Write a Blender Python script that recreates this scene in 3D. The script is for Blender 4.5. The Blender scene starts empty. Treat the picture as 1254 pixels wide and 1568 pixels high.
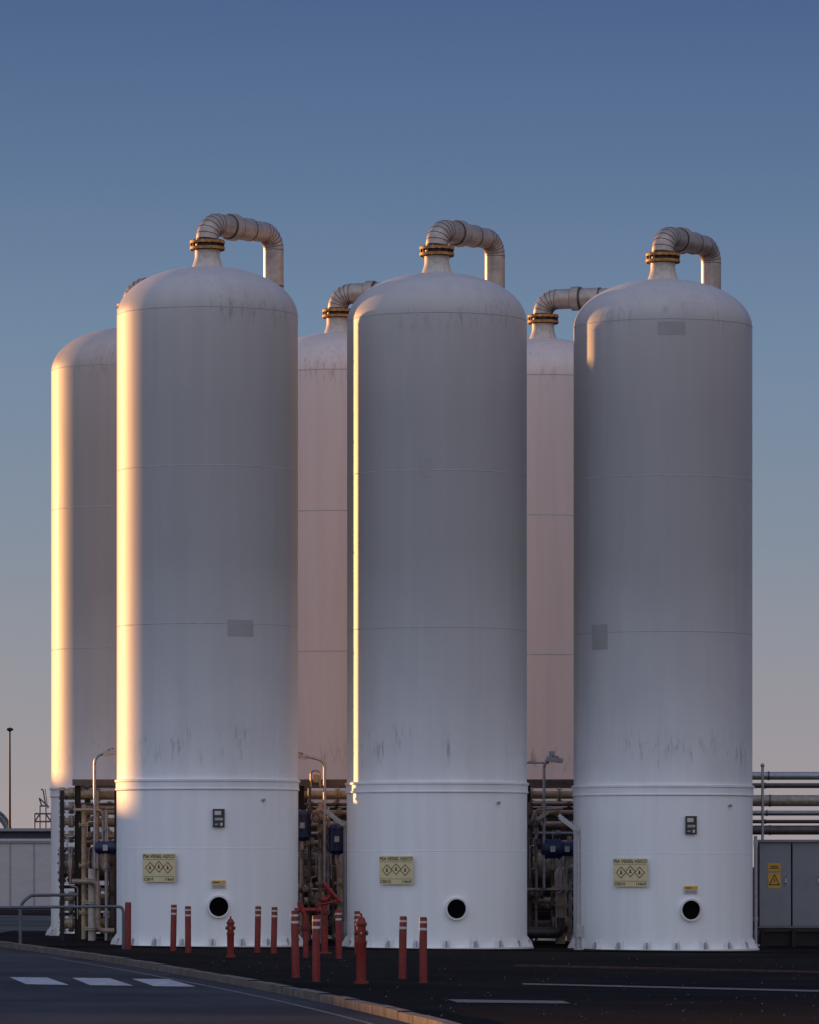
import bpy, math, random
from mathutils import Vector, Matrix, Quaternion
random.seed(7)
F=7650.0; H0=1325.0; CH=1.65
def gz(x): return -0.0105*max(-60,min(60,x))
def W(px,py,D): return Vector(((px-627)*D/F, D, CH-(py-H0)*D/F))
def G(px,py):
    D=F*CH/(py-H0); return ((px-627)*D/F, D)

# ------------------------------------------------------------ materials
def newmat(name):
    m=bpy.data.materials.new(name); m.use_nodes=True
    nt=m.node_tree; b=nt.nodes['Principled BSDF']; return m,nt,b
def N(nt,t,**k):
    n=nt.nodes.new(t)
    for a,v in k.items(): setattr(n,a,v)
    return n
def simple(name,col,rough=.5,metal=0.,var=.25,scale=6.,bump=.0,spec=.5,stretch=(1,1,1),col2=None):
    m,nt,b=newmat(name)
    tc=N(nt,'ShaderNodeTexCoord'); mp=N(nt,'ShaderNodeMapping'); mp.inputs['Scale'].default_value=stretch
    nt.links.new(tc.outputs['Object'],mp.inputs['Vector'])
    no=N(nt,'ShaderNodeTexNoise'); no.inputs['Scale'].default_value=scale; no.inputs['Detail'].default_value=6; no.inputs['Roughness'].default_value=.65
    nt.links.new(mp.outputs[0],no.inputs['Vector'])
    r=N(nt,'ShaderNodeValToRGB'); r.color_ramp.elements[0].position=.3; r.color_ramp.elements[1].position=.7
    c2=col2 or tuple(c*(1-var) for c in col)
    r.color_ramp.elements[0].color=(*c2,1); r.color_ramp.elements[1].color=(*[min(1,c*(1+var*.3)) for c in col],1)
    nt.links.new(no.outputs['Fac'],r.inputs[0]); nt.links.new(r.outputs[0],b.inputs['Base Color'])
    b.inputs['Roughness'].default_value=rough; b.inputs['Metallic'].default_value=metal
    b.inputs['Specular IOR Level'].default_value=spec
    if bump>0:
        bp=N(nt,'ShaderNodeBump'); bp.inputs['Strength'].default_value=bump; bp.inputs['Distance'].default_value=.02
        nt.links.new(no.outputs['Fac'],bp.inputs['Height']); nt.links.new(bp.outputs[0],b.inputs['Normal'])
    return m
def tank_paint(name,stops,tint_lo,tint_hi):
    m,nt,b=newmat(name); L=nt.links.new
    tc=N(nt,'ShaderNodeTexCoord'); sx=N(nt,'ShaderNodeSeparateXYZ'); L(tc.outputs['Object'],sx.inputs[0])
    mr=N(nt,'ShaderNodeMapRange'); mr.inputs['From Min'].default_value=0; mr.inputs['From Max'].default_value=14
    oi=N(nt,'ShaderNodeObjectInfo')
    off=N(nt,'ShaderNodeVectorMath',operation='ADD'); cmb=N(nt,'ShaderNodeCombineXYZ')
    mul=N(nt,'ShaderNodeMath',operation='MULTIPLY'); mul.inputs[1].default_value=37; L(oi.outputs['Random'],mul.inputs[0])
    for i in range(3): L(mul.outputs[0],cmb.inputs[i])
    L(tc.outputs['Object'],off.inputs[0]); L(cmb.outputs[0],off.inputs[1])
    n1=N(nt,'ShaderNodeTexNoise'); n1.inputs['Scale'].default_value=.7; n1.inputs['Detail'].default_value=4; L(off.outputs[0],n1.inputs['Vector'])
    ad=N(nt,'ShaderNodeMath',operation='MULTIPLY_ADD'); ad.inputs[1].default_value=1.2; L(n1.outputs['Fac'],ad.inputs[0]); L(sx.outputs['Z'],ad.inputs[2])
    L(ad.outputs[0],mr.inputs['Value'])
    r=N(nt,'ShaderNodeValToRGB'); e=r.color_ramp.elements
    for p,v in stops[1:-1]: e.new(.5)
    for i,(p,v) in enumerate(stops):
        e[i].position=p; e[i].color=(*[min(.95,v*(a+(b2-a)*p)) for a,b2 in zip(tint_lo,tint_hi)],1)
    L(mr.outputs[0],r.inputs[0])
    mp=N(nt,'ShaderNodeMapping'); mp.inputs['Scale'].default_value=(4,4,.25); L(off.outputs[0],mp.inputs['Vector'])
    n2=N(nt,'ShaderNodeTexNoise'); n2.inputs['Scale'].default_value=1.; n2.inputs['Detail'].default_value=5; L(mp.outputs[0],n2.inputs['Vector'])
    r2=N(nt,'ShaderNodeValToRGB'); r2.color_ramp.elements[0].position=.35; r2.color_ramp.elements[0].color=(.94,.94,.95,1); r2.color_ramp.elements[1].position=.62; r2.color_ramp.elements[1].color=(1,1,1,1)
    L(n2.outputs['Fac'],r2.inputs[0])
    mx=N(nt,'ShaderNodeMix',data_type='RGBA',blend_type='MULTIPLY'); mx.inputs['Factor'].default_value=1
    L(r.outputs[0],mx.inputs['A']); L(r2.outputs[0],mx.inputs['B'])
    mp3=N(nt,'ShaderNodeMapping'); mp3.inputs['Scale'].default_value=(9,9,1.6); L(off.outputs[0],mp3.inputs['Vector'])
    n3=N(nt,'ShaderNodeTexNoise'); n3.inputs['Scale'].default_value=1.3; n3.inputs['Detail'].default_value=7; n3.inputs['Roughness'].default_value=.7; L(mp3.outputs[0],n3.inputs['Vector'])
    n4=N(nt,'ShaderNodeTexNoise'); n4.inputs['Scale'].default_value=.9; L(off.outputs[0],n4.inputs['Vector'])
    band=N(nt,'ShaderNodeValToRGB'); be=band.color_ramp.elements; be[0].position=.25; be[0].color=(0,0,0,1); be[1].position=.285; be[1].color=(1,1,1,1)
    for p,v in ((.32,.0),(.86,0),(.89,.8),(.93,.3),(.97,0)):
        q=be.new(p); q.color=(v,v,v,1)
    m14=N(nt,'ShaderNodeMath',operation='DIVIDE'); m14.inputs[1].default_value=14.; L(sx.outputs['Z'],m14.inputs[0]); L(m14.outputs[0],band.inputs[0])
    r3=N(nt,'ShaderNodeValToRGB'); r3.color_ramp.elements[0].position=.52; r3.color_ramp.elements[1].position=.66; L(n3.outputs['Fac'],r3.inputs[0])
    r4=N(nt,'ShaderNodeValToRGB'); r4.color_ramp.elements[0].position=.46; r4.color_ramp.elements[1].position=.56; L(n4.outputs['Fac'],r4.inputs[0])
    a=N(nt,'ShaderNodeMath',operation='MULTIPLY'); L(r3.outputs[0],a.inputs[0]); L(band.outputs[0],a.inputs[1])
    a2=N(nt,'ShaderNodeMath',operation='MULTIPLY'); L(a.outputs[0],a2.inputs[0]); L(r4.outputs[0],a2.inputs[1])
    a3=N(nt,'ShaderNodeMath',operation='MULTIPLY'); L(a2.outputs[0],a3.inputs[0]); a3.inputs[1].default_value=.7
    mx2=N(nt,'ShaderNodeMix',data_type='RGBA'); L(a3.outputs[0],mx2.inputs['Factor']); L(mx.outputs['Result'],mx2.inputs['A']); mx2.inputs['B'].default_value=(.16,.15,.15,1)
    L(mx2.outputs['Result'],b.inputs['Base Color'])
    b.inputs['Specular IOR Level'].default_value=.5
    rr=N(nt,'ShaderNodeMapRange'); rr.inputs['To Min'].default_value=.42; rr.inputs['To Max'].default_value=.58; L(n2.outputs['Fac'],rr.inputs['Value']); L(rr.outputs[0],b.inputs['Roughness'])
    bp=N(nt,'ShaderNodeBump'); bp.inputs['Strength'].default_value=.2; bp.inputs['Distance'].default_value=.02; L(n1.outputs['Fac'],bp.inputs['Height']); L(bp.outputs[0],b.inputs['Normal'])
    return m

M={}
HEIGHT_LIGHT=[(0,.95),(.26,.93),(.31,.74),(.42,.56),(.60,.40),(.8,.39),(.92,.46),(1,.58)]  # light falloff up the tank painted into the base colour, brightest at the skirt
M['tank']=tank_paint('tank_paint',HEIGHT_LIGHT,(.95,1,1.05),(1.02,.99,.98))
M['tankw']=tank_paint('tank_paint_dim_bounce',[(p,v*.92) for p,v in HEIGHT_LIGHT],(1.0,.97,.95),(1.06,.96,.91))  # darker, warmer copy: weak bounce light on the back-left tank, put into the colour
M['tankb']=tank_paint('tank_paint_bounce',[(0,.78),(.26,.76),(.31,.72),(.42,.70),(.60,.67),(.8,.66),(.92,.66),(1,.66)],(1.10,.91,.84),(1.08,.93,.88))  # pinkish sun bounce on the back row, painted into the base colour
M['seam']=simple('seam_paint',(.46,.46,.48),.5)
M['patch']=simple('repaint_patch',(.37,.365,.37),.5,var=.1,scale=5)
M['clad']=simple('pipe_cladding',(.50,.43,.38),.42,.4,.35,5)
M['band']=simple('cladding_band',(.12,.10,.09),.5,.5)
M['rust']=simple('rusty_flange',(.60,.30,.08),.6,.1,.5,16,.3,col2=(.16,.06,.02))
M['rustb']=simple('bolt_brown',(.04,.022,.014),.6,.3)
M['white']=simple('white_paint',(.8,.8,.8),.4,var=.15)
M['offw']=simple('nozzle_paint',(.62,.57,.50),.5,var=.35,scale=8)
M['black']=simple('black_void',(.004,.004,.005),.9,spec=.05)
M['sign']=simple('sign_yellow',(.72,.64,.36),.5,var=.12,scale=9)
M['signy']=simple('sign_amber',(.75,.42,.04),.5,var=.1)
M['ink']=simple('ink_black',(.02,.02,.02),.6)
M['inkred']=simple('ink_red',(.20,.035,.02),.6)
M['plate']=simple('nameplate',(.05,.05,.055),.4,.3)
M['pipe']=simple('pipe_primer',(.42,.35,.29),.42,.3,.5,8,.1)
M['pipedk']=simple('pipe_dark',(.13,.11,.10),.45,.3,.45,8,.1)
M['pipey']=simple('pipe_cream',(.55,.44,.29),.45,.15,.4,8,.1)
M['steel']=simple('galvanised_steel',(.42,.43,.45),.42,.6,.3,20)
M['blue']=simple('actuator_blue',(.018,.035,.12),.42,.1,.3,8)
M['red']=simple('red_paint',(.25,.018,.011),.5,0,.5,14,.05)
M['bwhite']=simple('band_white',(.62,.60,.58),.5,var=.3,scale=20)
M['cab']=simple('cabinet_grey',(.25,.27,.29),.45,.1,.15,2)
M['dark']=simple('dark_steel',(.018,.016,.016),.6,.2,.4,6)
M['rail']=simple('rail_bluegrey',(.13,.155,.19),.4,.4,.3,9)
M['wall']=simple('panel_wall',(.50,.49,.49),.6,0,.12,1.5,stretch=(1,1,4))
M['navy']=simple('navy_cladding',(.05,.08,.13),.6,0,.3,2)
M['conc']=simple('concrete',(.16,.15,.14),.85,0,.4,3,.3)
M['kerb']=simple('kerb_stone',(.20,.165,.14),.85,0,.6,5,.3)
M['mark']=simple('road_paint',(.55,.56,.60),.7,0,.6,6)
M['markw']=simple('worn_road_paint',(.24,.21,.20),.8,0,.7,9,col2=(.05,.045,.045))
M['brickk']=simple('brick_edging',(.085,.04,.025),.85,0,.6,8,col2=(.02,.015,.014))
def ground_mat(name,c1,c2,sc,rough,spec,bump):
    m,nt,b=newmat(name); L=nt.links.new
    tc=N(nt,'ShaderNodeTexCoord')
    n=N(nt,'ShaderNodeTexNoise'); n.inputs['Scale'].default_value=sc; n.inputs['Detail'].default_value=8; n.inputs['Roughness'].default_value=.75; L(tc.outputs['Object'],n.inputs['Vector'])
    n2=N(nt,'ShaderNodeTexNoise'); n2.inputs['Scale'].default_value=.35; n2.inputs['Detail'].default_value=6; L(tc.outputs['Object'],n2.inputs['Vector'])
    r=N(nt,'ShaderNodeValToRGB'); r.color_ramp.elements[0].position=.35; r.color_ramp.elements[1].position=.7; r.color_ramp.elements[0].color=(*c1,1); r.color_ramp.elements[1].color=(*c2,1); L(n.outputs['Fac'],r.inputs[0])
    r2=N(nt,'ShaderNodeValToRGB'); r2.color_ramp.elements[0].position=.35; r2.color_ramp.elements[1].position=.65; r2.color_ramp.elements[0].color=(.45,.45,.45,1); r2.color_ramp.elements[1].color=(1.,1,1,1); L(n2.outputs['Fac'],r2.inputs[0])
    mx=N(nt,'ShaderNodeMix',data_type='RGBA',blend_type='MULTIPLY'); mx.inputs['Factor'].default_value=1; L(r.outputs[0],mx.inputs['A']); L(r2.outputs[0],mx.inputs['B'])
    L(mx.outputs['Result'],b.inputs['Base Color']); b.inputs['Roughness'].default_value=rough; b.inputs['Specular IOR Level'].default_value=spec
    bp=N(nt,'ShaderNodeBump'); bp.inputs['Strength'].default_value=bump; bp.inputs['Distance'].default_value=.03; L(n.outputs['Fac'],bp.inputs['Height']); L(bp.outputs[0],b.inputs['Normal'])
    return m
M['ground']=ground_mat('dark_gravel_asphalt',(.008,.007,.007),(.030,.024,.022),12,.95,.06,.8)
M['road']=ground_mat('road_asphalt',(.034,.037,.044),(.066,.068,.077),18,.8,.25,.3)
M['pave']=ground_mat('yard_concrete',(.09,.088,.088),(.14,.135,.13),10,.85,.2,.3)

# ------------------------------------------------------------ mesh builder
class MB:
    def __init__(s): s.v=[];s.f=[];s.m=[];s.mats=[]
    def mi(s,k):
        if k not in s.mats: s.mats.append(k)
        return s.mats.index(k)
    def add(s,vs,fs,mat):
        o=len(s.v); s.v+= [Vector(v) for v in vs]; i=s.mi(mat)
        for f in fs: s.f.append(tuple(a+o for a in f)); s.m.append(i)
    def box(s,c,size,mat,rot=None):
        c=Vector(c); hx,hy,hz=[a/2 for a in size]
        vs=[Vector((x,y,z)) for x in(-hx,hx) for y in(-hy,hy) for z in(-hz,hz)]
        if rot is not None: vs=[rot@v for v in vs]
        s.add([c+v for v in vs],[(0,1,3,2),(4,6,7,5),(0,4,5,1),(2,3,7,6),(0,2,6,4),(1,5,7,3)],mat)
    def tube(s,path,r,mat,seg=16,caps=True):
        path=[Vector(p) for p in path]; n=len(path)
        rs=r if isinstance(r,(list,tuple)) else [r]*n
        t0=(path[1]-path[0]).normalized()
        u=t0.orthogonal().normalized(); 
        vs=[];tp=t0
        for i,p in enumerate(path):
            if i==0: t=t0
            elif i==n-1: t=(path[i]-path[i-1]).normalized()
            else:
                a=(path[i]-path[i-1]); b=(path[i+1]-path[i])
                t=((a.normalized() if a.length>1e-7 else tp)+(b.normalized() if b.length>1e-7 else tp)).normalized()
            q=tp.rotation_difference(t); u=(q@u); u=(u-t*u.dot(t)).normalized(); w=t.cross(u); tp=t
            for k in range(seg):
                an=2*math.pi*k/seg; vs.append(p+(u*math.cos(an)+w*math.sin(an))*rs[i])
        fs=[]
        for i in range(n-1):
            for k in range(seg):
                a=i*seg+k; b=i*seg+(k+1)%seg; fs.append((a,b,b+seg,a+seg))
        if caps: fs.append(tuple(range(seg))[::-1]); fs.append(tuple((n-1)*seg+k for k in range(seg)))
        s.add(vs,fs,mat)
    def cyl(s,p0,p1,r,mat,seg=16): s.tube([p0,p1],r,mat,seg)
    def lathe(s,prof,mat,seg=96,c=(0,0,0),axis=(0,0,1),caps=False):
        q=Vector((0,0,1)).rotation_difference(Vector(axis).normalized()); c=Vector(c)
        vs=[];n=len(prof)
        for r,z in prof:
            for k in range(seg):
                a=2*math.pi*k/seg; vs.append(c+q@Vector((r*math.cos(a),r*math.sin(a),z)))
        fs=[]
        for i in range(n-1):
            for k in range(seg):
                a=i*seg+k;b=i*seg+(k+1)%seg; fs.append((a,b,b+seg,a+seg))
        if caps: fs.append(tuple(range(seg))[::-1]); fs.append(tuple((n-1)*seg+k for k in range(seg)))
        s.add(vs,fs,mat)
    def sphere(s,c,r,mat,sc=(1,1,1),seg=16):
        prof=[(max(1e-4,math.sin(math.pi*i/8)),-math.cos(math.pi*i/8)) for i in range(9)]
        o=len(s.v); s.lathe(prof,mat,seg)
        for i in range(o,len(s.v)):
            v=s.v[i]; s.v[i]=Vector(c)+Vector((v.x*r*sc[0],v.y*r*sc[1],v.z*r*sc[2]))
    def flange(s,p,ax,r,mat,t=.035,bolts=8,bmat=None,gap=.006,blen=.04,br=.07,bp=.84):
        p=Vector(p); ax=Vector(ax).normalized()
        s.cyl(p-ax*(t+gap),p-ax*gap,r,mat,24); s.cyl(p+ax*gap,p+ax*(t+gap),r,mat,24); s.cyl(p-ax*gap*1.1,p+ax*gap*1.1,r*.7,'band',16)
        u=ax.orthogonal().normalized(); w=ax.cross(u)
        for k in range(bolts):
            a=2*math.pi*(k+.5)/bolts; q=p+(u*math.cos(a)+w*math.sin(a))*r*bp
            s.cyl(q-ax*(t+blen),q+ax*(t+blen),max(.008,r*br),bmat or mat,6)
    def sheet(s,R,a0,a1,z0,z1,mat,n=16):
        vs=[];fs=[]
        for i in range(n+1):
            a=a0+(a1-a0)*i/n
            for z in (z0,z1): vs.append((R*math.sin(a),-R*math.cos(a),z))
        for i in range(n): fs.append((2*i,2*i+2,2*i+3,2*i+1))
        s.add(vs,fs,mat)
    def build(s,name,parent=None,loc=(0,0,0),sharp=28):
        me=bpy.data.meshes.new(name); me.from_pydata([tuple(v) for v in s.v],[],s.f)
        for k in s.mats: me.materials.append(M[k])
        for p,i in zip(me.polygons,s.m): p.material_index=i; p.use_smooth=True
        me.update(); me.set_sharp_from_angle(angle=math.radians(sharp))
        o=bpy.data.objects.new(name,me); bpy.context.scene.collection.objects.link(o); o.location=loc
        if parent: o.parent=parent
        return o
def empty(name,loc=(0,0,0)):
    e=bpy.data.objects.new(name,None); bpy.context.scene.collection.objects.link(e); e.location=loc; e.empty_display_size=.3; return e
def text(s,size,loc,rotz,parent,mat,name='lettering'):
    c=bpy.data.curves.new(name,'FONT'); c.body=s; c.size=size; c.align_x='CENTER'; c.align_y='CENTER'; c.extrude=.001; c.offset=.0015
    c.materials.append(M[mat]); o=bpy.data.objects.new(name,c); bpy.context.scene.collection.objects.link(o)
    o.rotation_euler=(math.pi/2,0,rotz); o.location=loc; o.parent=parent; return o
def fillet(pts,rad,n=6):
    pts=[Vector(p) for p in pts]; out=[pts[0]]
    for i in range(1,len(pts)-1):
        a,b,c=pts[i-1],pts[i],pts[i+1]
        t=min(rad,(a-b).length*.49,(c-b).length*.49); p0=b+(a-b).normalized()*t; p2=b+(c-b).normalized()*t
        for k in range(n+1):
            u=k/n; out.append(p0*(1-u)**2+b*2*u*(1-u)*1.0+p2*u*u)
    out.append(pts[-1]); return out

# ------------------------------------------------------------ tanks
R=1.8
def tank(x,y,pipe,front=True,sign=None,man=None,plate=None,small=None,patches=(),bolt=None,TM='tank'):
    e=empty('storage_tank',(x,y,gz(x)))
    mb=MB()
    prof=[(R,3.30)]+[(R,3.3+(12.5-3.3)*i/12) for i in range(1,13)]
    for i in range(1,25):
        a=math.pi/2*i/24; prof.append((max(.001,R*math.cos(a)**.94),12.5+1.0*math.sin(a)**.97))
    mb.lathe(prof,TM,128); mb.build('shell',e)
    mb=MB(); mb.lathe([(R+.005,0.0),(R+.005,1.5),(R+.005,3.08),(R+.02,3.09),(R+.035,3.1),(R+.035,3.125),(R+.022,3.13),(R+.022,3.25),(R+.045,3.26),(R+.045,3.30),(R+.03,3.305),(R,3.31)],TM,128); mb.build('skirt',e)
    mb=MB()
    for z in (6.34,9.43,12.53): mb.lathe([(R,z-.010),(R+.004,z-.004),(R+.004,z+.004),(R,z+.010)],'seam',128)
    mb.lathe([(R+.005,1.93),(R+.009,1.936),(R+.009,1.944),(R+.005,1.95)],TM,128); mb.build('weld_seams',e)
    mb=MB(); mb.lathe([(R-.05,.0),(R+.14,.0),(R+.14,.035),(R+.006,.035)],'white',96)
    for k in range(20):
        a=2*math.pi*(k+.3)/20; rot=Matrix.Rotation(a,3,'Z')
        for s in(-.07,.07):
            vs=[rot@Vector((s+d,-rr,z)) for d in(-.006,.006) for rr,z in((R+.004,.036),(R+.13,.036),(R+.10,.12),(R+.004,.26))]
            mb.add(vs,[(0,1,2,3),(7,6,5,4),(0,4,5,1),(1,5,6,2),(2,6,7,3),(3,7,4,0)],'white')
        mb.cyl(rot@Vector((0,-R-.08,.036)),rot@Vector((0,-R-.08,.17)),.018,'steel',8)
    mb.build('base_ring_and_anchor_chairs',e)
    mb=MB()
    mb.lathe([(.34,13.38),(.31,13.5),(.27,13.62),(.25,13.7),(.25,13.84)],'offw',32)
    mb.flange((0,0,13.94),(0,0,1),.35,'rust',t=.052,bolts=16,bmat='rustb',gap=.034,blen=.052,br=.075,bp=.90)
    mb.lathe([(.20,14.0),(.22,14.04),(.215,14.10)],'rustb',32); mb.build('nozzle_flange',e)
    dx,dy,rp=pipe
    mb=MB(); top=14.38; dirv=Vector((dx,dy,0)); Ln=dirv.length; dirv.normalize()
    pts=[Vector((0,0,14.07))]; rb=.32; n=6
    for k in range(n+1):
        a=math.pi/2*k/n; pts.append(Vector((0,0,top-rb))+dirv*(rb-rb*math.cos(a))+Vector((0,0,rb*math.sin(a))))
    if pts[1].z<=pts[0].z+.01: pts.pop(0)
    mid=dirv*(Ln*.42)+Vector((0,0,top))
    pts.append(mid)
    mb.tube(pts,.225,'clad',28)
    for t,p in enumerate(pts[-n-2:-1]):
        a=math.pi/2*t/n; ax=Vector((0,0,math.cos(a)))+dirv*math.sin(a); mb.cyl(p-ax*.007,p+ax*.007,.229,'band',28)
    mb.cyl(mid-dirv*.20,mid-dirv*.02,.27,'clad',28)
    mb.cyl(mid-dirv*.215,mid-dirv*.2,.25,'band',28); mb.cyl(mid-dirv*.02,mid+dirv*.02,.25,'band',28)
    r2=.205; rb2=.33
    end=dirv*Ln
    pts=[mid+dirv*.01]
    for k in range(n+1):
        a=math.pi/2*k/n; pts.append(end+Vector((0,0,top-rb2))-dirv*(rb2-rb2*math.sin(a))+Vector((0,0,rb2*math.cos(a))))
    pts.append(end+Vector((0,0,.5)))
    mb.tube(pts,r2,'clad',28)
    for t,p in enumerate(pts[1:-1]):
        a=math.pi/2*t/n; ax=dirv*math.cos(a)-Vector((0,0,math.sin(a))); mb.cyl(p-ax*.007,p+ax*.007,r2+.004,'band',28)
    q=(mid+pts[1])/2; mb.cyl(q-dirv*.012,q+dirv*.012,r2+.025,'band',28); mb.cyl(mid+dirv*.02,q-dirv*.012,r2+.02,'clad',28)
    for z in (13.3,11.8,10.2,8,6,4): mb.cyl(end+Vector((0,0,z)),end+Vector((0,0,z+.03)),r2+.006,'band',28)
    mb.build('overhead_pipe',e)
    if sign:
        sxo,sz,code=sign; a=math.asin(sxo/(R+.03)); rad=R+.055
        s=empty('vessel_sign',(rad*math.sin(a),-rad*math.cos(a),sz)); s.parent=e; s.rotation_euler=(0,0,a)
        mb=MB(); w=.66/math.cos(a)*1.0; h=.56
        mb.box((0,0,0),(w,.006,h),'sign')
        for i in(-1,0,1):
            c=Vector((i*w*.27,-.0042,.02 if i==0 else 0))
            for rr,mt,yo in((.118,'inkred',0),(.094,'sign',-.002)):
                vs=[c+Vector((rr,yo,0)),c+Vector((0,yo,rr)),c+Vector((-rr,yo,0)),c+Vector((0,yo,-rr))]; mb.add(vs,[(3,0,1,2)],mt)
            mb.box(c+Vector((0,-.004,-.02)),(.05,.002,.02),'ink'); mb.box(c+Vector((0,-.004,.015)),(.028,.002,.05),'ink')
        for zz in(-.17,.165): mb.box((0,-.0045,zz),(w*.96,.002,.006),'ink')
        mb.box((0,.02,.15),(w*.9,.03,.03),'steel'); mb.box((0,.02,-.15),(w*.9,.03,.03),'steel')
        mb.build('sign_plate',s)
        text('PSA VESSEL H2/CO',.088,(0,-.0055,.222),0,s,'ink'); text(code,.08,(-w*.31,-.0055,-.225),0,s,'ink'); text('116m3',.08,(w*.31,-.0055,-.225),0,s,'ink')
    if plate:
        pxo,pz=plate; a=math.asin(pxo/(R+.02)); rad=R+.05
        s=empty('nameplate',(rad*math.sin(a),-rad*math.cos(a),pz)); s.parent=e; s.rotation_euler=(0,0,a)
        mb=MB(); mb.box((0,0,0),(.23,.03,.36),'plate'); mb.box((0,.02,0),(.18,.05,.3),'steel')
        mb.box((-.02,-.017,.10),(.13,.004,.08),'bwhite'); mb.box((0,-.017,-.02),(.16,.004,.05),'steel'); mb.box((.05,-.017,-.12),(.05,.004,.06),'bwhite'); mb.box((-.05,-.017,-.12),(.06,.004,.03),'steel')
        mb.build('plate',s)
    if small:
        pxo,pz=small; a=math.asin(pxo/(R+.02)); rad=R+.03
        s=empty('small_notice',(rad*math.sin(a),-rad*math.cos(a),pz)); s.parent=e; s.rotation_euler=(0,0,a)
        mb=MB(); mb.box((0,0,.035),(.28,.005,.075),'signy'); mb.box((0,0,-.04),(.28,.005,.074),'bwhite')
        for k in range(3): mb.box((0,-.0035,-.02-.02*k),(.22,.001,.006),'ink')
        mb.box((-.05,-.0035,.035),(.12,.001,.02),'ink'); mb.build('plate',s)
    if man:
        pxo,pz=man; a=math.asin(pxo/(R+.02)); d=Vector((math.sin(a),-math.cos(a),0)); c=Vector((0,0,pz))
        mb=MB(); mb.lathe([(.225,R-.02),(.225,R+.075),(.19,R+.075),(.19,R+.012)],'white',40,c,d)
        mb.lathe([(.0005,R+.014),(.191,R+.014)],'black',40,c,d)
        mb.build('skirt_manhole',e)
    mb=MB()
    for (pxo,pz,w,h) in patches:
        a=math.asin(pxo/R); da=w/2/R/math.cos(a); mb.sheet(R+.0035,a-da,a+da,pz-h/2,pz+h/2,'patch')
    if bolt:
        a=math.asin(bolt[0]/R); d=Vector((math.sin(a),-math.cos(a),0)); mb.cyl(d*R+Vector((0,0,bolt[1])),d*(R+.06)+Vector((0,0,bolt[1])),.03,'steel',12)
    if mb.v: mb.build('repaired_patches_and_earthing_boss',e)
    return e
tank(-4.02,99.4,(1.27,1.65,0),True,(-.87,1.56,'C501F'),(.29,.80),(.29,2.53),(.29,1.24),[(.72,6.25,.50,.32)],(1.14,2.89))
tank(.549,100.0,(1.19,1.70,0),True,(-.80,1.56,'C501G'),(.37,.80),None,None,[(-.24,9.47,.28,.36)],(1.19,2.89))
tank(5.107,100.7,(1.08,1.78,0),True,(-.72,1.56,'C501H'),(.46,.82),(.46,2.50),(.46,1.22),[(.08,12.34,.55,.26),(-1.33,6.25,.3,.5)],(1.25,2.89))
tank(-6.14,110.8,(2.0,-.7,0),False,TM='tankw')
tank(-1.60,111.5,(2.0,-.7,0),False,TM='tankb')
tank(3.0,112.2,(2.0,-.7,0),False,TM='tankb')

# ------------------------------------------------------------ generic piping pieces
def valve(mb,p,axis,r,mat,up=(0,0,1),act=None,wheel=True):
    p=Vector(p); ax=Vector(axis).normalized(); up=Vector(up)
    mb.sphere(p,r*1.5,mat); mb.flange(p-ax*r*2.1,ax,r*1.9,mat,t=.02,bolts=8); mb.flange(p+ax*r*2.1,ax,r*1.9,mat,t=.02,bolts=8)
    mb.cyl(p,p+up*r*2.6,r*.7,mat,12); mb.cyl(p+up*r*2.5,p+up*r*2.9,r*1.2,mat,16)
    if wheel:
        mb.cyl(p+up*r*2.8,p+up*r*4.6,r*.2,'steel',8)
        c=p+up*r*4.3; u=up.orthogonal().normalized(); w=up.cross(u); rr=r*1.5
        ring=[c+(u*math.cos(2*math.pi*k/16)+w*math.sin(2*math.pi*k/16))*rr for k in range(17)]
        mb.tube(ring,r*.15,'pipedk',6)
        mb.cyl(c-u*rr,c+u*rr,r*.12,'pipedk',6); mb.cyl(c-w*rr,c+w*rr,r*.12,'pipedk',6)
def actuator(mb,p,r,ax=(0,0,1),L=.2):
    p=Vector(p); ax=Vector(ax)
    mb.cyl(p-ax*L,p+ax*L,r,'blue',20)
    for s in(-1,1):
        mb.cyl(p+ax*s*L,p+ax*s*(L+.04),r*1.12,'blue',20); mb.lathe([(r*.95,0),(r*.8,.05),(r*.3,.08),(.001,.085)],'blue',20,p+ax*s*(L+.04),ax*s)
    mb.cyl(p-Vector((0,0,L+.3)),p,.05,'pipe',10); mb.box(p+Vector((0,-r-.03,0)),(.1,.08,.12),'steel')
def floodlight(name,base,h,arm,tilt,lx=.34,flip=1):
    e=empty(name,(base[0],base[1],gz(base[0]))); mb=MB()
    z0=base[2] if len(base)>2 else 0
    pts=fillet([(0,0,z0),(0,0,h),(arm,-.05,h+.10)],.15,4); mb.tube(pts,.03,'steel',10)
    mb.cyl((0,0,z0),(0,0,z0+.02),.09,'rail',12)
    mb.build('pole',e)
    mb=MB(); rot=Matrix.Rotation(tilt,3,'Y'); c=Vector((arm+flip*.1,-.05,h+.10))
    mb.box(c,(lx,.26,.08),'steel',rot); mb.box(c+rot@Vector((0,0,-.05)),(lx*.86,.22,.02),'white',rot); mb.box(c+rot@Vector((0,0,.055)),(lx*.4,.18,.03),'rail',rot)
    for k in(-1,1): mb.box(c+Vector((0,k*.14,.0)),(.05,.01,.12),'steel')
    mb.build('lamp_head',e); return e

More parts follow.
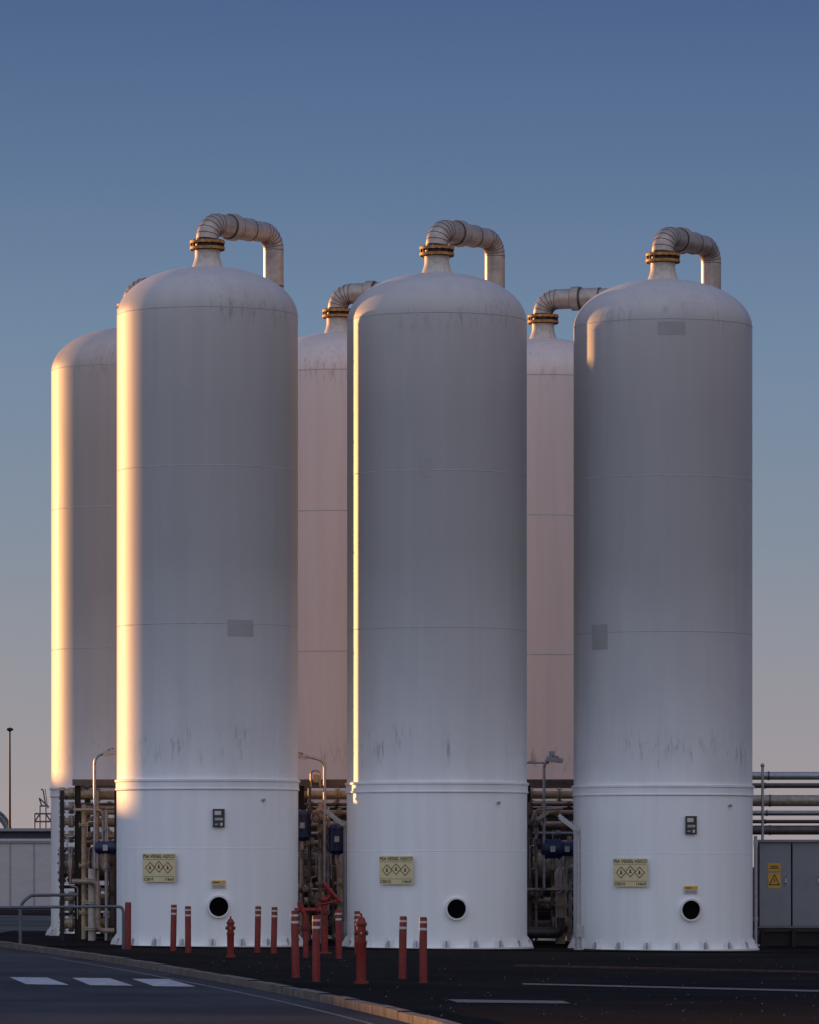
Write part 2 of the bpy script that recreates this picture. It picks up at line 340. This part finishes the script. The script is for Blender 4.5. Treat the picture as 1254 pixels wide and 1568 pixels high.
e=empty('pipe_rack')
mb=MB()
for py,D,r,mt in ((1217,104.3,.085,'pipey'),(1232,105,.04,'pipedk'),(1244,105.2,.05,'pipey'),(1262,106,.065,'pipe'),(1276,104.6,.035,'steel'),(1290,105.5,.05,'pipe'),(1308,106.6,.10,'pipedk'),(1362,104.4,.03,'steel'),(1380,105,.085,'pipe'),(1418,105.6,.13,'pipedk')):
    z=W(0,py,D).z; x0=-7.0; x1=6.2
    mb.cyl((x0,D,z),(x1,D,z),r,mt,20)
    for x in (-6.4,-5.9,-2.2,-1.5,2.55,3.25):
        if random.random()<.8: mb.flange((x+random.uniform(-.15,.15),D,z),(1,0,0),r*1.75,mt,t=.02,bolts=8)
mb.build('header_pipes',e)
mb=MB()
for D in (103.8,107.2):
    mb.box((0-.3,D,3.37),(13.4,.12,.13),'pipedk')
for x in (-6.9,-5.3,-2.25,-.9,2.45,3.7,6.0):
    for D in (103.9,107.1):
        mb.box((x,D,1.65),(.10,.012,3.3),'dark'); 
        for s in(-.055,.055): mb.box((x+s,D,1.65),(.012,.12,3.3),'dark')
    for z in (3.28,2.2,.7): mb.box((x,105.5,z),(.09,3.0,.08),'dark')
    mb.box((x,105.5,.04),(.3,3.6,.08),'conc')
mb.build('steel_frames',e)
mb=MB(); mb.cyl((-6.9,106.2,1.62),(6.1,106.2,1.62),.30,'pipe',32)
for x in(-6.3,-5.75,-2.15,-1.25,2.5,3.4): mb.flange((x,106.2,1.62),(1,0,0),.42,'pipe',t=.04,bolts=16)
mb.build('main_header',e)

# ---- manifold left
e=empty('valve_manifold'); mb=MB()
for py,D,r,mt in ((1215,104.6,.08,'pipey'),(1237,104.2,.05,'pipe'),(1258,104.6,.08,'pipey'),(1281,104.3,.06,'pipe'),(1325,104.9,.24,'pipe'),(1374,104.3,.075,'pipey'),(1391,104.8,.05,'pipe'),(1414,104.4,.11,'pipey')):
    z=W(0,py,D).z; x0=W(93,0,D).x; x1=-5.6
    mb.cyl((x0,D,z),(x1,D,z),r,mt,20)
    fr=max(.13,r*1.65)
    for x,rr in ((x0+.03,fr),(x0+.22,fr),(x0+.34+r,fr*.95),(x0+.72,fr)):
        mb.flange((x,D,z),(1,0,0),rr,mt,t=.025 if r<.2 else .04,bolts=10,bmat='steel')
    if .05<r<.2: valve(mb,(x0+.52,D-.02,z),(1,0,0),r*.7,mt,up=(0,-1,0) if int(py)%2 else (0,0,1))
for px,D,r,a,b,mt in ((128,103.9,.06,1232,1438,'pipey'),(141,103.8,.085,1330,1445,'offw'),(149,103.9,.045,1210,1400,'pipe'),(163,103.6,.04,1240,1440,'steel'),(172,103.9,.075,1300,1445,'pipedk')):
    p0=W(px,a,D); p1=W(px,b,D); mb.cyl(p1,p0,r,mt,16)
    for t in (.15,.45,.8): mb.flange(p0.lerp(p1,t),(0,0,1),r*1.8,mt,t=.02,bolts=8)
    mb.box((p1.x,D,.03),(.25,.25,.09),'conc')
mb.tube(fillet([W(112,1240,103.7),W(158,1240,103.7),W(158,1330,103.7)],.15),.035,'pipe',12)
mb.tube(fillet([W(110,1350,103.6),W(150,1350,103.6),W(150,1425,103.6),W(185,1425,103.6)],.15),.06,'pipe',12)
actuator(mb,W(162,1298,103.2),.13,(1,0,0),.12)
# thin instrument lines and cable trays
for k in range(7):
    a=random.uniform(104,170); b=a+random.uniform(-14,14); y0=random.uniform(1228,1330); y1=y0+random.uniform(30,110)
    mb.tube(fillet([W(a,y0,103.2),W(a,(y0+y1)/2,103.2),W(b,(y0+y1)/2,103.2),W(b,y1,103.2)],.06),.012,'steel',6)
for px in (95,178):
    for D in(103.2,105.6): mb.box((W(px,0,D).x,D,1.6),(.08,.08,3.2),'dark')
for py in (1222,1300,1358,1400,1432): mb.box((W(136,0,105.4).x,105.4,W(0,py,105.4).z),(1.25,.08,.07),'dark')
mb.box((W(160,0,104).x,104,W(0,1200,104).z),(.62,.35,.17),'pipedk')
mb.build('stacked_valves',e)
def cluster(name,items):
    e=empty(name); mb=MB(); items(mb); mb.build('pipes_and_valves',e)
def gap1(mb):
    D=103.3
    for px,r,a,b,mt in ((462,.05,1240,1445,'pipe'),(474,.035,1205,1440,'pipedk'),(491,.06,1228,1445,'pipe'),(503,.03,1235,1400,'steel'),(522,.085,1345,1448,'pipey'),(511,.04,1290,1440,'pipedk')):
        p0=W(px,a,D);p1=W(px,b,D); mb.cyl(p1,p0,r,mt,14)
        for t in (.1,.35,.6,.85): mb.flange(p0.lerp(p1,t+random.uniform(-.05,.05)),(0,0,1),r*1.9,mt,t=.018,bolts=8)
    mb.tube(fillet([W(455,1315,103.6),W(490,1315,103.6),W(522,1335,103.4),W(522,1360,103.4)],.2),.14,'pipe',20)
    mb.flange(W(474,1315,103.6),(1,0,0),.23,'clad',t=.03,bolts=12); mb.flange(W(522,1352,103.4),(0,0,1),.17,'pipey',t=.03,bolts=12)
    actuator(mb,W(463,1264,102.9),.16); actuator(mb,W(516,1285,102.9),.17)
    for px,py in ((484,1254),(470,1290),(498,1275),(468,1360),(486,1372)):
        valve(mb,W(px,py,103.1),(1,0,0),.055,'pipe',up=(0,-1,0))
    mb.tube(fillet([W(476,1205,103.5),W(476,1180,103.5),W(490,1180,103.5),W(490,1205,103.5)],.1),.02,'pipe',8)
    mb.box(W(485,1192,103.6),(.14,.1,.16),'pipey')
    rot=Matrix.Rotation(math.radians(40),3,'Y'); mb.box(W(505,1246,102.7),(.36,.2,.08),'steel',rot)
    for k in range(7):
        a=random.uniform(460,526); b=a+random.uniform(-12,12); y0=random.uniform(1228,1330); y1=y0+random.uniform(30,110)
        mb.tube(fillet([W(a,y0,102.9),W(a,(y0+y1)/2,102.9),W(b,(y0+y1)/2,102.9),W(b,y1,102.9)],.06),.012,'steel',6)
def gap2(mb):
    D=103.5
    for px,r,a,b,mt in ((812,.05,1228,1445,'pipedk'),(821,.03,1240,1440,'pipe'),(833,.03,1215,1330,'steel'),(858,.105,1345,1445,'pipey'),(846,.04,1290,1420,'pipedk'),(872,.05,1280,1440,'pipe')):
        p0=W(px,a,D);p1=W(px,b,D); mb.cyl(p1,p0,r,mt,14)
        for t in (.12,.4,.7,.9): mb.flange(p0.lerp(p1,t+random.uniform(-.05,.05)),(0,0,1),r*1.8,mt,t=.018,bolts=8)
    mb.tube(fillet([W(880,1326,103.3),W(858,1330,103.3),W(858,1360,103.3)],.22),.13,'clad',20)
    mb.flange(W(858,1362,103.4),(0,0,1),.19,'pipey',t=.03,bolts=12); mb.flange(W(858,1408,103.4),(0,0,1),.18,'pipey',t=.03,bolts=12)
    mb.tube(fillet([W(858,1405,103.3),W(858,1428,103.3),W(806,1428,103.3)],.2),.12,'pipedk',20)
    actuator(mb,W(846,1300,102.9),.20,(1,0,0),.12); actuator(mb,W(868,1300,103.1),.15,(1,0,0),.1)
    for px,py in ((818,1262),(824,1290),(822,1370),(838,1386)):
        valve(mb,W(px,py,103.1),(1,0,0),.05,'pipedk',up=(0,-1,0))
    mb.tube(fillet([W(812,1265,103.2),W(820,1240,103.2),W(862,1238,103.2)],.1),.03,'pipe',8)
    mb.cyl(W(806,1362,103.2),W(880,1362,103.2),.035,'pipe',10)
    rot=Matrix.Rotation(math.radians(-35),3,'Y'); mb.box(W(832,1248,102.7),(.34,.2,.08),'pipe',rot)
    for k in range(7):
        a=random.uniform(810,872); b=a+random.uniform(-12,12); y0=random.uniform(1228,1330); y1=y0+random.uniform(30,110)
        mb.tube(fillet([W(a,y0,102.9),W(a,(y0+y1)/2,102.9),W(b,(y0+y1)/2,102.9),W(b,y1,102.9)],.06),.012,'steel',6)
cluster('valve_station',gap1); cluster('valve_station',gap2)
for x0,x1 in ((-2.75,-.95),(2.25,3.75)):  # added dark louvred boxes, standing in for the shade behind the gap pipes
    e=empty('dark_gap_backing',((x0+x1)/2,108.3,0)); mb=MB(); w=x1-x0
    mb.box((0,0,1.5),(w,.8,2.7),'dark'); mb.box((0,0,2.88),(w+.1,.9,.05),'dark')
    for k in range(9): mb.box((0,-.41,.6+.25*k),(w*.85,.02,.12),'pipedk',Matrix.Rotation(.4,3,'X'))
    for sx in(-1,1): mb.box((sx*w*.42,0,.075),(.12,.7,.15),'dark')
    mb.build('backing_box',e)

floodlight('floodlight',(W(145,0,103.2).x,103.2,1.5),W(0,1164,103.2).z,.25,-.3)
floodlight('floodlight',(W(497,0,102.6).x,102.6,1.2),W(0,1166,102.6).z,-.42,.25,flip=-1)
floodlight('floodlight',(W(833,0,102.8).x,102.8,1.2),W(0,1168,102.8).z,.12,.15)
mb=MB(); p=W(822,1168,102.8); mb.cyl(p+Vector((-.2,0,0)),p+Vector((.25,0,.0)),.02,'steel',8); mb.box(W(845,1154,102.8),(.12,.1,.1),'steel'); mb.box(W(815,1167,102.8),(.16,.1,.05),'steel'); mb.tube([W(833,1170,102.8),W(845,1154,102.8)],.02,'steel',8)
mb.build('sensor_bracket')
def process_lamp(x,y,h):
    e=empty('area_lamp',(x,y,gz(x))); mb=MB()
    mb.box((0,0,.02),(.2,.2,.04),'steel'); mb.cyl((0,0,.03),(0,0,h),.045,'steel',14); mb.cyl((0,0,.04),(0,0,.5),.06,'steel',14)
    mb.box((.04,-.07,.38),(.14,.1,.22),'steel'); mb.build('post',e)
    mb=MB(); rot=Matrix.Rotation(math.radians(38),3,'Y'); c=Vector((-.2,-.05,h+.1))
    mb.box(c,(.5,.24,.07),'steel',rot); mb.box(c+rot@Vector((0,0,-.045)),(.42,.2,.02),'white',rot); mb.cyl((0,0,h-.05),(-.06,-.02,h+.04),.03,'steel',8)
    mb.build('lamp_head',e)
process_lamp(W(529,0,101.2).x,101.2,2.5); process_lamp(W(886,0,98.6).x,98.6,2.42)

# ------------------------------------------------------------ right-hand pipes, cabinet
e=empty('pipe_bridge'); mb=MB()
for py,D,r,mt in ((1188,106,.085,'steel'),(1203,107,.055,'pipedk'),(1226,105.6,.12,'pipe'),(1245,106.5,.055,'steel'),(1258,107,.04,'pipedk'),(1271,105.6,.10,'pipedk')):
    z=W(0,py,D).z; mb.cyl((6.3,D,z),(16,D,z),r,mt,20)
    for x in (7.6,9.6,12): mb.cyl((x,D,z),(x+.03,D,z),r+.012,'band',20)
mb.cyl((7.42,105.0,0),(7.42,105.0,3.75),.03,'steel',10); mb.sphere((7.42,105,3.75),.045,'steel')
for x in (6.6,10.5,14.5):
    for D in (105.0,107.6): mb.box((x,D,1.8),(.12,.12,3.6),'dark')
    for z in (2.2,2.88,3.38): mb.box((x,106.3,z),(.1,2.6,.09),'dark')
mb.build('pipes_and_supports',e)
e=empty('electrical_cabinet',(8.35,104.9,gz(8.3))); mb=MB()
mb.box((0,0,1.33),(2.06,.5,1.80),'cab'); mb.box((0,-.03,2.25),(2.16,.62,.05),'cab')
for i in range(3):
    x=-.69+.69*i; mb.box((x,-.262,1.33),(.655,.02,1.72),'cab')
    for sg in(-1,1): mb.box((x+sg*.343,-.2525,1.33),(.028,.004,1.74),'dark')
    for dz in(-.55,.55): mb.cyl((x-.31,-.275,1.33+dz-.05),(x-.31,-.275,1.33+dz+.05),.012,'steel',8)
    mb.box((x+.22,-.285,1.42),(.05,.03,.18),'steel'); mb.box((x+.22,-.30,1.49),(.03,.02,.03),'ink'); mb.box((x+.22,-.30,1.36),(.03,.02,.03),'ink')
mb.build('doors_and_body',e)
mb=MB(); mb.box((0,0,.40),(2.06,.5,.06),'dark')
for x in(-.95,-.3,.35,.95):
    for y in(-.2,.2): mb.box((x,y,.18),(.08,.08,.38),'dark')
mb.box((0,0.05,.2),(1.9,.3,.3),'dark'); mb.build('plinth_frame',e)
mb=MB(); xs=-.69-.02
mb.box((xs+.0,-.275,1.70),(.26,.004,.17),'signy'); mb.box((xs,-.279,1.72),(.16,.003,.02),'ink'); mb.box((xs,-.279,1.68),(.2,.003,.02),'ink')
mb.box((xs,-.275,1.42),(.26,.004,.32),'signy')
c=Vector((xs,-.279,1.43)); mb.add([c+Vector((-.12,0,-.11)),c+Vector((.12,0,-.11)),c+Vector((0,0,.13))],[(0,1,2)],'ink')
c=Vector((xs,-.2805,1.425)); mb.add([c+Vector((-.085,0,-.085)),c+Vector((.085,0,-.085)),c+Vector((0,0,.095))],[(0,1,2)],'signy')
c=Vector((xs,-.282,1.42)); mb.add([c+Vector((.012,0,.06)),c+Vector((-.022,0,-.005)),c+Vector((.0,0,.0)),c+Vector((-.012,0,-.065)),c+Vector((.026,0,.012)),c+Vector((.004,0,.01))],[(0,1,2,5),(2,3,4,5)],'ink')
mb.build('warning_labels',e)
gx=W(1157,0,102).x
mb=MB(); mb.cyl((gx,102,0),(gx,102,2.25),.035,'steel',10); mb.box((gx,102,2.1),(.09,.06,.12),'steel'); mb.box((gx,102,.02),(.16,.16,.04),'steel'); mb.cyl((gx,102,.5),(gx,102,.6),.05,'steel',10); mb.build('guard_post')

# ------------------------------------------------------------ bollards and hydrants
def bollard(px,top,bot,white=True,r=.056):
    x,y=G(px,bot); h=(bot-top)*y/F; e=empty('bollard',(x,y,gz(x))); mb=MB()
    lean=Vector((random.uniform(-.02,.02),random.uniform(-.01,.01),0))
    mb.tube([Vector((0,0,-.02)),lean+Vector((0,0,h-.02)),lean+Vector((0,0,h-.005)),lean+Vector((0,0,h))],[r,r,r*.93,r*.8],'red',20)
    mb.build('post',e)
    mb=MB()
    if white:
        for a,b in ((.055,.085),(.15,.185)):
            mb.tube([lean*(1-b/h)+Vector((0,0,h-b)),lean*(1-a/h)+Vector((0,0,h-a))],r+.0025,'bwhite',20)
    mb.cyl((0,0,0),(0,0,.015),r*1.5,'dark',16); mb.build('reflective_bands',e)
for a in ((265,1389,1461),(288,1391,1463),(394,1390,1462),(419,1391,1463),(484,1403,1506),(453,1396,1500),(519,1394,1470),(616,1403,1500),(648,1404,1506)): bollard(*a)
bollard(196,1386,1459,False,.06); bollard(547,1396,1462)
def hydrant(px,top,bot,s=1.):
    x,y=G(px,bot); h=(bot-top)*y/F; e=empty('fire_hydrant',(x,y,gz(x))); mb=MB()
    r=.068*s
    mb.lathe([(r*1.5,0),(r*1.5,.03),(r,.035),(r,h*.55),(r*1.15,h*.58),(r*1.15,h*.62),(r*.95,h*.63),(r*.98,h*.84),(r*1.2,h*.85),(r*1.2,h*.88),(r*.95,h*.9),(r*.75,h*.95),(r*.3,h*.975),(r*.25,h)],'red',24,caps=True)
    mb.box((0,0,h+.0),(.03,.03,.05),'red')
    for d in ((1,0,0),(-1,0,0),(0,-1,0)):
        d=Vector(d); c=Vector((0,0,h*.74)); mb.cyl(c,c+d*r*1.2,r*.45,'red',14); mb.cyl(c+d*r*1.15,c+d*r*1.35,r*.55,'red',10); mb.cyl(c+d*r*1.35,c+d*r*1.5,r*.2,'steel',6)
    mb.build('body',e)
hydrant(353,1408,1469,.9); hydrant(553,1402,1507,1.0)
x,y=G(497,1462); e=empty('fire_monitor',(x,y,gz(x))); mb=MB()
mb.lathe([(.13,0),(.13,.03),(.06,.035),(.06,.75)],'red',20,caps=True); mb.flange((0,0,.78),(0,0,1),.11,'red',t=.02)
mb.tube(fillet([(0,0,.8),(0,0,.98),(.12,-.02,1.05),(.05,-.04,1.25)],.07),.045,'red',14)
mb.tube([(.30,-.05,.95),(.05,-.04,1.22),(-.02,-.03,1.30)],[.03,.045,.06],'red',14)
mb.cyl((-.16,-.05,.9),(.3,-.05,.98),.022,'red',8); mb.sphere((0,0,1.0),.08,'red'); mb.tube([Vector((-.16,-.05,.9))+Vector((0,math.cos(t*math.pi/6),math.sin(t*math.pi/6)))*.09 for t in range(13)],.012,'red',6)
mb.build('body',e)
mb=MB(); 
x,y=G(468,1468); mb.tube(fillet([(x,y,0),(x,y,.75),(x-.1,y,.95),(x-.1,y,1.0)],.08),.05,'red',12); mb.flange((x,y,.55),(0,0,1),.09,'red',t=.018); mb.cyl((x-.2,y,.86),(x+.25,y,.86),.04,'red',10); mb.flange((x+.24,y,.86),(1,0,0),.08,'red',t=.018)
mb.build('fire_water_standpipe')

# ------------------------------------------------------------ handrail left
e=empty('handrail'); mb=MB()
mb.tube(fillet([W(-60,1390,95),W(189,1388,95),W(189,1460,95)],.12),.03,'rail',12)
mb.tube(fillet([W(31,1447,95.5),W(31,1385,95.5),W(46,1371,95.5),W(118,1370,97)],.12),.032,'rail',12)
for px in (-55,): mb.cyl(W(px,1390,95),W(px,1456,95),.03,'rail',10)
mb.build('rails',e)

# ------------------------------------------------------------ distant left things
e=empty('boundary_wall',(0,0,0)); mb=MB()
zt=W(0,1289,157).z
x0=-60
mb.box(((x0-8.5)/2,157.2,(zt+.25)/2+.1),(-8.5-x0,.3,zt-.25),'wall')
for k in range(70): mb.box((-8.8-k*.75,157.04,zt/2+.15),(.03,.02,zt-.35),'cab')
mb.box(((x0-8.5)/2,157.2,zt+.0),(-8.5-x0+.1,.4,.07),'cab'); mb.box(((x0-8.5)/2,157.0,.12),(-8.5-x0,.5,.26),'dark')
mb.build('panels',e)
e=empty('low_industrial_shed',(0,0,0)); mb=MB()
mb.box((-30,176,1.4),(42,12,2.8),'navy'); mb.box((-30,176,2.86),(42.6,12.6,.1),'cab')
for k in range(14): mb.box((-10-k*3,169.98,1.9),(1.2,.05,.9),'ink')
mb.build('walls_and_roof',e)
def street_lamp(px,top,D):
    p=W(px,top,D); e=empty('street_lamp',(p.x,p.y,0)); mb=MB(); mb.tube([(0,0,0),(0,0,p.z)],[.06,.035],'dark',10); mb.cyl((0,0,0),(0,0,.6),.11,'dark',10); mb.build('mast',e)
    mb=MB(); mb.lathe([(.05,p.z-.08),(.1,p.z-.04),(.15,p.z-.02),(.15,p.z+.02),(.08,p.z+.06),(.01,p.z+.08)],'dark',16,caps=True); mb.build('lamp_head',e)
street_lamp(15,1117,200)
e=empty('lattice_gantry'); mb=MB(); D=210
def seg(a,b,r=.035): mb.cyl(W(a[0],a[1],D),W(b[0],b[1],D),r,'rail',6)
for px in (53,61,70,78): seg((px,1345),(px,1234 if px in(61,70) else 1246))
for py in (1246,1258,1270): seg((53,py),(78,py))
seg((61,1234),(70,1234)); seg((53,1258),(61,1246)); seg((70,1246),(78,1258)); seg((64,1234),(60,1222)); seg((60,1222),(75,1236)); seg((70,1234),(66,1210)); seg((66,1210),(63,1208)); seg((73,1238),(69,1208),.02)
for px in (53,61,70,78):
    p0=W(px,1345,D); mb.cyl((p0.x,D,0),p0,.035,'rail',6)
for k in range(4): seg((53,1270+k*14),(78,1284+k*14),.02)
mb.build('frame',e)
e=empty('loading_arm'); mb=MB(); D=230
for k,o in enumerate((0,6,12)):
    mb.tube(fillet([W(-40,1240+o,D),W(-2,1240+o,D),W(16-o*.6,1262+o*.3,D),W(16-o*.6,1330,D)],.5),.07,'cab' if k%2 else 'rail',8)
p=W(16,1330,D); mb.box((p.x-.8,D,.8),(2.4,.8,1.6),'navy'); mb.build('arms',e)

az=math.radians(42); sd=Vector((-math.cos(az),math.sin(az),0)); pd=Vector((math.sin(az),math.cos(az),0))
Wc=Vector((0,105,0))+sd*66-pd*14  # unseen building, added to cast shade on the tank skirts and ground
e=empty('unseen_shadow_building',Wc); e.rotation_euler=(0,0,math.atan2(pd.y,pd.x)); mb=MB()
WH=7.45
mb.box((0,0,WH/2),(72,12,WH),'wall'); mb.box((0,0,WH+.08),(72.6,12.6,.15),'cab')
for k in range(24): mb.box((-34.5+3*k,-6.02,WH/2),(.12,.06,WH-.3),'cab'); mb.box((-34.5+3*k,6.02,WH/2),(.12,.06,WH-.3),'cab')
for k in range(6):
    mb.box((-30+12*k,-6.05,2),(4,.08,4),'rail'); 
    for j in range(8): mb.box((-30+12*k,-6.1,.25+.5*j),(3.9,.03,.04),'dark')
mb.build('shadow_building_body',e)

# ------------------------------------------------------------ ground, road, kerb, markings
def sheet(name,pts,z,mat,grid=None):
    me=bpy.data.meshes.new(name); me.from_pydata([(x,y,gz(x)+z) for x,y in pts],[],[tuple(range(len(pts)))]); me.materials.append(M[mat]); me.update()
    if me.polygons[0].normal.z<0: me.flip_normals()
    o=bpy.data.objects.new(name,me); bpy.context.scene.collection.objects.link(o); return o
xs=[-4000,-60,60,4000]; ys=[-500,6000]
me=bpy.data.meshes.new('ground'); vs=[(x,y,gz(x)) for y in ys for x in xs]; me.from_pydata(vs,[],[(i,i+1,i+5,i+4) for i in range(3)]); me.materials.append(M['ground'])
o=bpy.data.objects.new('ground',me); bpy.context.scene.collection.objects.link(o)
kp=[G(-150,1444),G(-60,1450),G(0,1456),G(55,1463),G(110,1470),G(200,1483),G(320,1503),G(450,1526),G(620,1562),G(760,1600),(1.6,36),(2.6,25),(3.2,10),(3.3,-20)]
def smooth(p,n=2):
    for _ in range(n):
        q=[p[0]]
        for a,b in zip(p,p[1:]): q+= [(a[0]*.75+b[0]*.25,a[1]*.75+b[1]*.25),(a[0]*.25+b[0]*.75,a[1]*.25+b[1]*.75)]
        q.append(p[-1]); p=q
    return p
kp=smooth(kp)
sheet('road',[(-59,-20)]+[(-59,kp[0][1])]+kp,.004,'road')
sheet('concrete_yard',[(-59,110.5),(-59,152),(-8.3,152),(-8.3,113),(-9,110.5)],.004,'pave')
mb=MB()
mb.add([(x,y,gz(x)+z) for z in(0.0,.02) for x,y in((-9.3,96.2),(9.9,98.2),(9.9,117),(-9.3,117))],[(4,5,6,7),(0,1,5,4),(1,2,6,5),(2,3,7,6),(3,0,4,7)],'ground'); mb.build('tank_foundation_slab')
mb=MB(); 
def strip(mb,p,w,h,mat,z0=0.0,side=1):
    vs=[];fs=[];n=len(p)
    for i,(x,y) in enumerate(p):
        a=Vector(p[max(0,i-1)]);b=Vector(p[min(n-1,i+1)]); t=(b-a).normalized(); nn=Vector((-t.y,t.x))*w/2
        for s in(-1,1):
            for z in(z0,z0+h): vs.append((x+nn.x*s,y+nn.y*s,gz(x)+z))
    for i in range(n-1):
        o=i*4; fs+= [(o+1,o+5,o+7,o+3),(o,o+4,o+5,o+1),(o+2,o+3,o+7,o+6)]
    mb.add(vs,fs,mat)
# individual kerb stones with open joints
dense=[]
for a,b in zip(kp,kp[1:]):
    a=Vector(a);b=Vector(b); L_=(b-a).length; k=max(1,int(L_/.5))
    for i in range(k): dense.append(tuple(a.lerp(b,i/k)))
dense.append(kp[-1])
run=0; cur=[dense[0]]
for a,b in zip(dense,dense[1:]):
    cur.append(b); run+=(Vector(b)-Vector(a)).length
    if run>.95:
        c2=cur[:]; last=Vector(c2[-1]); prev=Vector(c2[-2]); c2[-1]=tuple(last+(prev-last).normalized()*.03)
        strip(mb,c2,.15,.10+random.uniform(-.008,.008),'kerb'); cur=[b]; run=0
if len(cur)>1: strip(mb,cur,.15,.10,'kerb')
mb.build('kerb')
mb=MB(); kl=[(x-.45,y-.6) for x,y in kp if y<86]
vs=[]
for i,(x,y) in enumerate(kl):
    a=Vector(kl[max(0,i-1)]);b=Vector(kl[min(len(kl)-1,i+1)]); t=(b-a).normalized(); nn=Vector((-t.y,t.x))*.03
    for s in (-1,1): vs.append((x+nn.x*s,y+nn.y*s,gz(x)+.0085))
mb.add(vs,[(2*i,2*i+1,2*i+3,2*i+2) for i in range(len(kl)-1)],'markw'); mb.build('road_edge_line')
def quad(name,c,mat='mark'): return sheet(name,[G(*p) for p in c],.0085,mat)
quad('road_marking',[(15,1503.5),(72,1503.5),(106,1514.5),(40,1514)])
quad('road_marking',[(110,1503.5),(168,1503.5),(204,1514.5),(138,1514.5)])
quad('road_marking',[(202,1504),(258,1504),(300,1515),(236,1515)])
quad('yard_marking',[(800,1504.5),(1300,1511),(1300,1513.5),(800,1506.5)],'markw')
quad('yard_marking',[(685,1530.5),(862,1531),(874,1535),(700,1535)],'markw')
mb=MB(); strip(mb,[G(790,1478),G(1320,1484)],.15,.03,'brickk'); mb.build('brick_edging')
mb=MB()
for _ in range(260):
    px=random.uniform(120,1250); py=random.uniform(1462,1560)
    if px<330+(py-1500)*2.3+40: continue
    x,y=G(px,py); s=random.uniform(.005,.016); c=Vector((x,y,gz(x)+s*.3))
    mb.add([c+Vector((s,0,0)),c+Vector((0,s,0)),c+Vector((-s,0,0)),c+Vector((0,-s,0)),c+Vector((0,0,s*.8)),c-Vector((0,0,s*.5))],[(0,1,4),(1,2,4),(2,3,4),(3,0,4),(1,0,5),(2,1,5),(3,2,5),(0,3,5)],'conc')
mb.build('loose_gravel')

# ------------------------------------------------------------ world and sun
EL=math.radians(4.6)
w=bpy.data.worlds.new('World'); bpy.context.scene.world=w; w.use_nodes=True; nt=w.node_tree; L=nt.links.new
bg=nt.nodes['Background']; bg.inputs['Strength'].default_value=.1
sky=N(nt,'ShaderNodeTexSky',sky_type='NISHITA'); sky.sun_disc=False; sky.sun_elevation=EL; sky.sun_rotation=math.radians(-48); sky.dust_density=2
tc=N(nt,'ShaderNodeTexCoord'); sp=N(nt,'ShaderNodeSeparateXYZ'); L(tc.outputs['Generated'],sp.inputs[0])
mr=N(nt,'ShaderNodeMapRange'); mr.inputs['From Min'].default_value=0; mr.inputs['From Max'].default_value=.4; L(sp.outputs['Z'],mr.inputs['Value'])
def lin(c): 
    return tuple(((v/255+.055)/1.055)**2.4 if v>10 else v/255/12.92 for v in c)
def ramp(st):
    r=N(nt,'ShaderNodeValToRGB'); e=r.color_ramp.elements
    for _ in st[2:]: e.new(.5)
    for i,(p,c) in enumerate(st): e[i].position=p; e[i].color=(*c,1)
    L(mr.outputs[0],r.inputs[0]); return r
fr=ramp([(0,lin((170,158,159))),(.03/.4,lin((152,151,159))),(.065/.4,lin((130,143,161))),(.105/.4,lin((110,135,164))),(.14/.4,lin((88,115,152))),(.173/.4,lin((70,96,140))),(.3/.4,lin((62,88,138))),(1,lin((60,85,140)))])
bk=ramp([(0,(.74,.68,.76)),(.2,(.74,.72,.83)),(.5,(.59,.63,.79)),(1,(.50,.56,.74))])
my=N(nt,'ShaderNodeMapRange'); my.interpolation_type='SMOOTHSTEP'; my.inputs['From Min'].default_value=.55; my.inputs['From Max'].default_value=-.5; L(sp.outputs['Y'],my.inputs['Value'])
mxx=N(nt,'ShaderNodeMapRange'); mxx.interpolation_type='SMOOTHSTEP'; mxx.inputs['From Min'].default_value=.1; mxx.inputs['From Max'].default_value=1.; mxx.inputs['To Max'].default_value=.7; L(sp.outputs['X'],mxx.inputs['Value'])
mw=N(nt,'ShaderNodeMix',data_type='RGBA'); L(mxx.outputs[0],mw.inputs['Factor']); L(bk.outputs[0],mw.inputs['A']); mw.inputs['B'].default_value=(.50,.37,.33,1)
mx=N(nt,'ShaderNodeMix',data_type='RGBA'); L(my.outputs[0],mx.inputs['Factor']); L(fr.outputs[0],mx.inputs['A']); L(mw.outputs['Result'],mx.inputs['B'])
sc=N(nt,'ShaderNodeVectorMath',operation='SCALE'); sc.inputs['Scale'].default_value=10.; L(mx.outputs['Result'],sc.inputs[0])
m2=N(nt,'ShaderNodeMix',data_type='RGBA'); m2.inputs['Factor'].default_value=.94; L(sky.outputs[0],m2.inputs['A']); L(sc.outputs[0],m2.inputs['B'])
L(m2.outputs['Result'],bg.inputs['Color'])
sl=bpy.data.lights.new('sun','SUN'); sl.energy=5.0; sl.angle=math.radians(.5); sl.color=(1,.47,.16)
so=bpy.data.objects.new('sun',sl); bpy.context.scene.collection.objects.link(so)
d=Vector((math.cos(az)*math.cos(EL),-math.sin(az)*math.cos(EL),-math.sin(EL))); so.rotation_euler=d.to_track_quat('-Z','Y').to_euler(); so.location=(-60,160,30)

cam=bpy.data.cameras.new('camera'); co=bpy.data.objects.new('camera',cam); bpy.context.scene.collection.objects.link(co)
co.location=(0,0,CH); co.rotation_euler=(math.pi/2,0,0); cam.sensor_fit='HORIZONTAL'; cam.sensor_width=36; cam.lens=F/1254*36; cam.shift_y=(H0-784)/1254; cam.clip_end=10000; cam.clip_start=.5
s=bpy.context.scene; s.camera=co
s.view_settings.view_transform='Standard'; s.view_settings.look='None'; s.view_settings.exposure=0
